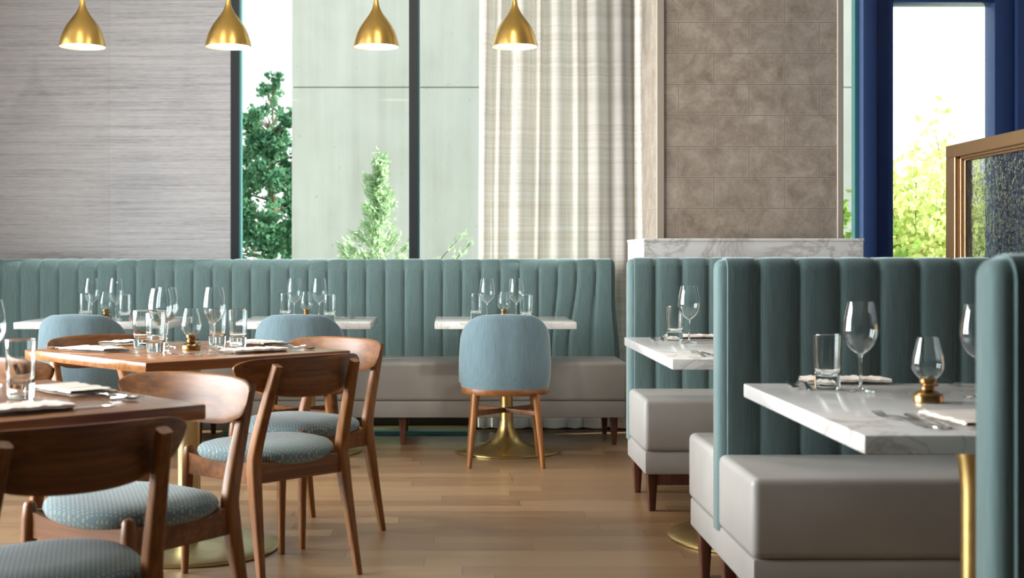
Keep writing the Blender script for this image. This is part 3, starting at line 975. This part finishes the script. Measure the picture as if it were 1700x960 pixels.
# banquette tables
lay('f', fork, 574, 528.5, 180, 'fork right of the tumbler on the middle banquette table', 'fork', FK)
lay('s', spoon, 585, 528.5, 180, 'spoon right of the tumbler on the middle banquette table', 'spoon', SP)
lay('k', knife, 200, 528, 30, 'knife by the tumbler on the leftmost banquette table', 'knife', KN)

# ================================================================ PENDANTS
YP = 7.30
sP = F / YP
def pendant():
    o = empty('pendant_lamp')
    px = [(38.3, 0), (37.6, 4), (35.5, 13), (31.5, 25), (25, 37), (17, 48), (10.5, 57), (6.2, 66), (4.0, 76), (3.0, 90), (2.7, 100)]
    out = spline([(r / sP, 0, z / sP) for r, z in px], 4)
    inn = [(max(.001, p.x - .003), p.z) for p in out[:-6]][::-1]
    bm = NB(); lathe(bm, [(p.x, p.z) for p in out], 48, capb=False, capt=True)
    lathe(bm, [(out[0].x, 0), (out[0].x - .003, 0)], 48, capb=False, capt=False)
    finish(bm, 'shade', GOLD, o, ang=60)
    bm = NB(); lathe(bm, inn, 48, capb=True, capt=False)
    finish(bm, 'shade_lining', WHITEIN, o, ang=60)
    bm = NB(); lathe(bm, [(.006, .006), (.055, .006), (.108, .010), (.108, .012), (.006, .014)], 36)
    finish(bm, 'diffuser', BULB, o)
    bm = NB(); tube(bm, [(0, 0, 99 / sP), (0, 0, ZC - QZ(78, YP) - .02)], [.0035, .0035], 10)
    finish(bm, 'stem', GOLD, o)
    bm = NB(); lathe(bm, [(.05, ZC - QZ(78, YP) - .025), (.055, ZC - QZ(78, YP) - .02), (.055, ZC - QZ(78, YP) - .001)], 28)
    finish(bm, 'ceiling_rose', GOLD, o)
    return o
PL = [(137, 'leftmost gold teardrop pendant lamp, hanging before the grey wall'),
      (379, 'gold teardrop pendant lamp hanging before the window left jamb'),
      (624.5, 'gold teardrop pendant lamp hanging before the concrete seen through the window'),
      (854.5, 'gold teardrop pendant lamp hanging before the curtain')]
for px, lab in PL:
    put('p', pendant, (QX(px, YP), YP, QZ(78, YP)), lab, 'pendant lamp', 'gold pendant lamps')

# ================================================================ CURTAIN
bm = NB(); rows = []
c0, c1 = QX(797, 8.42), QX(1066, 8.42)
N = 190
random.seed(3)
folds = []
xx = 0.0
while xx < 1.0:
    w = random.choice([.06, .085, .12, .16]); folds.append((xx, w, random.uniform(.5, 1.0))); xx += w
def fold(u):
    for a, w, h in folds:
        if a <= u < a + w:
            t = (u - a) / w
            return h * math.sin(PI * t) ** 1.4
    return 0
def cfold(u):
    return sum(fold(min(.9999, max(0, u + d))) for d in (-.008, -.004, 0, .004, .008)) / 5
for j in range(25):
    z = .02 + (ZC - .06) * j / 24
    row = []
    for i in range(N + 1):
        u = i / N
        us = u + .012 * math.sin(z * 1.1 + u * 5)
        row.append(Vector((c0 + (c1 - c0) * u - .012 * (3.5 - z) * (1 - u) * .35, 8.445 - .10 * cfold(us) + .008 * math.sin(z * 2 + u * 9), z)))
    rows.append(row)
grid(bm, rows)
bmesh.ops.solidify(bm, geom=bm.faces[:], thickness=.0015)
cur = finish(bm, 'curtain', CURTAIN, None, ang=80, recalc=True)
tag(cur, 'floor-length beige plaid curtain drawn beside the tiled column', 'curtain')

# ================================================================ BRONZE AND SEEDED GLASS SCREEN
XPn, YP1, YP0 = 2.335, 6.25, 3.2
ztp = QZ(243, YP1)
sc = empty('glass_screen', (XPn, YP1, 0)); tag(sc, 'bronze framed screen of bubbled glass rising behind the booth backs', 'screen')
D = .085
def lb(x0, x1, y0, y1, z0, z1, name, mat, bev=.003):
    return finish(box(NB(), x0, x1, y0 - YP1, y1 - YP1, z0, z1, bev, 1), name, mat, sc)
lb(0, D, YP0, YP1, ztp - .058, ztp, 'top_rail', BRONZE)
lb(0, D, YP1 - .11, YP1, 0, ztp - .058, 'post', BRONZE)
lb(0, D, YP0, YP0 + .11, 0, ztp - .058, 'post', BRONZE)
for k, (ins, w) in enumerate(((.016, .03), (.028, .02))):
    yb = YP1 - .11 - sum((.03, .02)[:k])
    lb(ins, D - ins, yb - w, yb, 1.0, ztp - .058, 'glazing_bead', BRONZE, .002)
    zb_ = ztp - .058 - sum((.012, .010)[:k])
    lb(ins, D - ins, YP0 + .11, YP1 - .11, zb_ - (.012, .010)[k], zb_, 'glazing_bead', BRONZE, .002)
lb(.036, .050, YP0 + .11, YP1 - .155, .98, ztp - .08, 'glass_panel', SEEDED, 0)
lb(.0, D, YP0 + .11, YP1 - .11, 0, .99, 'lower_panel', BRONZE)

# ================================================================ OUTDOORS
gr = finish(box(NB(), -40, 40, YW + .16, 60, -.25, -.15), 'ground', ASPHALT); gr['kind'] = 'structure'
cw = empty('concrete_building', (0, 13, 0)); tag(cw, 'tall pale concrete wall of the building outside the window', 'building')
xb0, xb1 = QX(484.5, 13), 4.15
def cpanel(x0, x1, z0, z1, name):
    o = finish(box(NB(), x0, x1, 0, .5, z0, z1, .008, 1), name, CONCRETE, cw)
zj = QZ(145, 13)
cpanel(xb0, xb1, -.2, zj - .003, 'wall_panel'); cpanel(xb0, xb1, zj + .003, 8.5, 'wall_panel')
finish(box(NB(), xb0 + .02, xb1 - .02, .03, .47, -.2, 8.45), 'joint_core', CONCRETE, cw)

def leaf_cloud(n, fn, size, elong=1.6):
    bm = NB()
    for _ in range(n):
        c, d, s_ = fn()
        d = d.normalized(); a = d.cross(Vector((random.uniform(-1, 1), random.uniform(-1, 1), random.uniform(-1, 1))))
        if a.length < 1e-3: continue
        a.normalize(); L = size * s_ * elong * .5; w = size * s_ * .5
        vs = [bm.verts.new(c - d * L), bm.verts.new(c + a * w), bm.verts.new(c + d * L), bm.verts.new(c - a * w)]
        bm.faces.new(vs)
    return bm
def rv(): return Vector((random.gauss(0, 1), random.gauss(0, 1), random.gauss(0, 1)))
def conifer(name, label, loc, hgt, rad, n, size, mat, group, seed, taper=1.0):
    random.seed(seed)
    o = empty(name, loc); tag(o, label, 'tree', group)
    clumps = []
    for _ in range(90):
        v = random.random() ** .8; z = hgt * (.08 + .92 * v)
        r = rad * (1 - v ** 1.6 * taper) * random.uniform(.35, 1.05); t = random.uniform(0, 2 * PI)
        clumps.append((Vector((r * math.cos(t), r * math.sin(t), z)), rad * random.uniform(.13, .32) * (1.1 - .7 * v)))
    def fn():
        c, rr = random.choice(clumps); p = c + rv() * rr * .5
        return p, Vector((p.x, p.y, .25)) + rv() * .5, random.uniform(.6, 1.3)
    finish(leaf_cloud(n, fn, size), 'foliage', mat, o, recalc=False)
    bm = NB(); tube(bm, [(0, 0, -.2), (.03, .02, hgt * .5), (0, 0, hgt * .96)], [rad * .07, rad * .045, .01], 10)
    for c, rr in clumps[:40]:
        tube(bm, [(0, 0, max(.1, c.z - .25 * c.length * .3)), c], [.018, .006], 6)
    finish(bm, 'trunk', BARK, o)
    return o
conifer('evergreen_tree', 'dark green tree left of the concrete wall, seen through the window', (QX(447, 19), 19, -.2), QZ(190, 19) + .2, .95, 15000, .06, LEAF_DARK, 'trees outside', 5, .55)
conifer('evergreen_tree', 'thin top of a farther tree above the dark green tree', (QX(452, 24), 24, -.2), QZ(125, 24) + .2, .8, 2200, .06, LEAF_DARK, 'trees outside', 6, .8)

# juniper right outside the glass
random.seed(11)
yj = 10.2
jn = empty('juniper', (QX(628, yj), yj, -.2)); tag(jn, 'small pale green juniper with a pointed top outside the middle window', 'shrub')
topz = QZ(243, yj) + .2
bmt = NB(); tube(bmt, [(0, 0, 0), (.01, 0, topz * .5), (0, 0, topz)], [.03, .016, .003], 8)
br = []
for k in range(58):
    v = (k / 58) ** .9; z = .25 + (topz - .35) * v
    L = (1 - v) ** 1.05 * random.uniform(.30, .62) + .035; t = random.uniform(0, 2 * PI)
    br.append((z, L, t))
br += [(.95, .66, .05), (.85, .72, -.2), (.9, .40, PI), (1.0, .34, PI + .3), (1.12, .30, PI - .2), (1.2, .26, 0.2), (1.25, .22, PI)]
pts = []
for z, L, t in br:
    rise = L * random.uniform(.45, .95)
    ps = spline([(0, 0, z), (L * .5 * math.cos(t), L * .5 * math.sin(t), z + rise * .35), (L * math.cos(t), L * math.sin(t), z + rise)], 5)
    tube(bmt, ps, [.006 * (1 - i / len(ps)) + .0012 for i in range(len(ps))], 5)
    for i in range(1, len(ps)):
        for _ in range(int(9 + 8 * (1 - i / len(ps)))):
            pts.append((ps[i] + rv() * (.018 + .012 * (1 - i / len(ps))), (ps[i] - ps[i - 1]).normalized()))
for k in range(240):
    z = topz * (.3 + .7 * random.random()); pts.append((Vector((0, 0, z)) + rv() * .022 * (1.3 - z / topz), Vector((0, 0, 1))))
it = iter(pts)
def fnj():
    p, d = next(it); return p, d + rv() * .4, random.uniform(.6, 1.3)
finish(leaf_cloud(len(pts), fnj, .019, 2.6), 'foliage', LEAF_PALE, jn, recalc=False)
finish(bmt, 'stem', BARK, jn)
# bright shrubs and trees on the right
def bush(name, label, loc, rx, rz, n, size, mat, group, seed, cat='shrub', stems=5):
    random.seed(seed)
    o = empty(name, loc); tag(o, label, cat, group)
    bm = NB(); tips = []
    for _ in range(stems * 6):
        t = random.uniform(0, 2 * PI); r = rx * math.sqrt(random.random()); z = rz * random.uniform(.35, 1.0)
        z *= (1 - .35 * (r / rx) ** 2)
        tip = Vector((r * math.cos(t), r * math.sin(t) * .6, z)); tips.append(tip)
        tube(bm, spline([(tip.x * .1, tip.y * .1, 0), (tip.x * .5, tip.y * .5, z * .55), tip], 3), [.022, .018, .015, .012, .009, .006, .004], 6)
    finish(bm, 'branches', BARK, o)
    def fn():
        c = random.choice(tips); p = c * random.uniform(.55, 1.05) + rv() * rx * .11
        return p, rv(), random.uniform(.6, 1.3)
    finish(leaf_cloud(n, fn, size), 'foliage', mat, o, recalc=False)
bush('young_tree', 'sunlit lime green tree outside the right window', (QX(1515, 15), 15, -.2), 1.25, QZ(235, 15) + .2, 7000, .075, LEAF_LIME, 'bright shrubs outside', 21, 'tree')
bush('young_tree', 'taller pale tree farther off behind the bronze screen', (QX(1605, 18), 18, -.2), 1.5, QZ(205, 18) + .2, 4500, .08, LEAF_LIME, 'bright shrubs outside', 22, 'tree')
bush('shrub', 'green shrub in the narrow glass strip right of the column', (QX(1405, 11.5), 11.5, -.2), .55, QZ(262, 11.5) + .2, 2600, .06, LEAF_MID, 'bright shrubs outside', 23)

# ================================================================ LIGHT
W = bpy.data.worlds.new('sky'); S.world = W; W.use_nodes = True
t = W.node_tree; t.nodes.clear()
wo = t.nodes.new('ShaderNodeOutputWorld'); bg = t.nodes.new('ShaderNodeBackground')
tcn = t.nodes.new('ShaderNodeTexCoord'); sp = t.nodes.new('ShaderNodeSeparateXYZ'); rp = t.nodes.new('ShaderNodeValToRGB')
t.links.new(tcn.outputs['Generated'], sp.inputs[0]); t.links.new(sp.outputs['Z'], rp.inputs['Fac'])
rp.color_ramp.elements[0].position = 0.0; rp.color_ramp.elements[0].color = (1, 1, .98, 1)
rp.color_ramp.elements[1].position = .7; rp.color_ramp.elements[1].color = (.80, .92, 1, 1)
t.links.new(rp.outputs[0], bg.inputs['Color']); bg.inputs['Strength'].default_value = 1.75
t.links.new(bg.outputs[0], wo.inputs[0])

def area(name, loc, rot, sx, sy, power, col=(1, 1, 1), shape='RECTANGLE'):
    l = bpy.data.lights.new(name, 'AREA'); l.shape = shape; l.size = sx; l.size_y = sy; l.energy = power; l.color = col
    o = bpy.data.objects.new(name, l); COL.objects.link(o); o.location = loc; o.rotation_euler = rot
    return o
for a, b in WINS:                                   # daylight through the left windows
    w = area('window_daylight', (XL - .02, (a + b) / 2, 1.85), (0, -PI / 2, 0), 2.6, b - a - .1, 195, (.94, .98, 1.0))
    w.data.spread = math.radians(105)
for x, y in ((-2.0, 5.2), (.0, 5.4)):     # added ceiling fill lamps, unseen, to brighten banquette and chair backs
    area('ceiling_fill', (x, y, ZC - .01), (0, 0, 0), .35, .35, 28, (1, .90, .76), 'DISK')
for x0, x1 in ((QX(397, YW), QX(1060, YW)), (x2, x3)):
    p = area('sky_portal', ((x0 + x1) / 2, YW + .13, 1.8), (-PI / 2, 0, 0), x1 - x0, 3.4, 1)
    p.data.cycles.is_portal = True
tl = bpy.data.lights.new('track_spot', 'SPOT'); tl.energy = 210; tl.spot_size = math.radians(52); tl.spot_blend = .8; tl.shadow_soft_size = .07; tl.color = (1, .93, .84)
to = bpy.data.objects.new('track_spot', tl); COL.objects.link(to); to.location = (.8, 2.0, 3.5)
to.rotation_euler = (Vector((-1.7, 8.3, 1.3)) - to.location).to_track_quat('-Z', 'Y').to_euler()
sl = bpy.data.lights.new('sun', 'SUN'); sl.energy = 14.0; sl.angle = .012; sl.color = (1, .97, .92)
so = bpy.data.objects.new('sun', sl); COL.objects.link(so)
so.rotation_euler = Vector((-1, -.2, -.66)).to_track_quat('-Z', 'Y').to_euler()

# ================================================================ CAMERA
cd = bpy.data.cameras.new('camera'); cam = bpy.data.objects.new('camera', cd); COL.objects.link(cam)
cam.location = (0, 0, H); cam.rotation_euler = (PI / 2, 0, 0)
cd.sensor_width = 36; cd.lens = F / 1700 * 36
cd.shift_x = (850 - CX) / 1700; cd.shift_y = -(480 - CY) / 1700
cd.clip_start = .05; cd.clip_end = 200
cd.dof.use_dof = True; cd.dof.focus_distance = 6.2; cd.dof.aperture_fstop = 5.0
S.camera = cam
vs = S.view_settings
vs.view_transform = 'Standard'; vs.look = 'None'; vs.exposure = 0.0; vs.gamma = 1.0; vs.use_curve_mapping = False
S.cycles.transparent_max_bounces = 40
S.cycles.max_bounces = 24
S.cycles.transmission_bounces = 24
S.cycles.glossy_bounces = 5
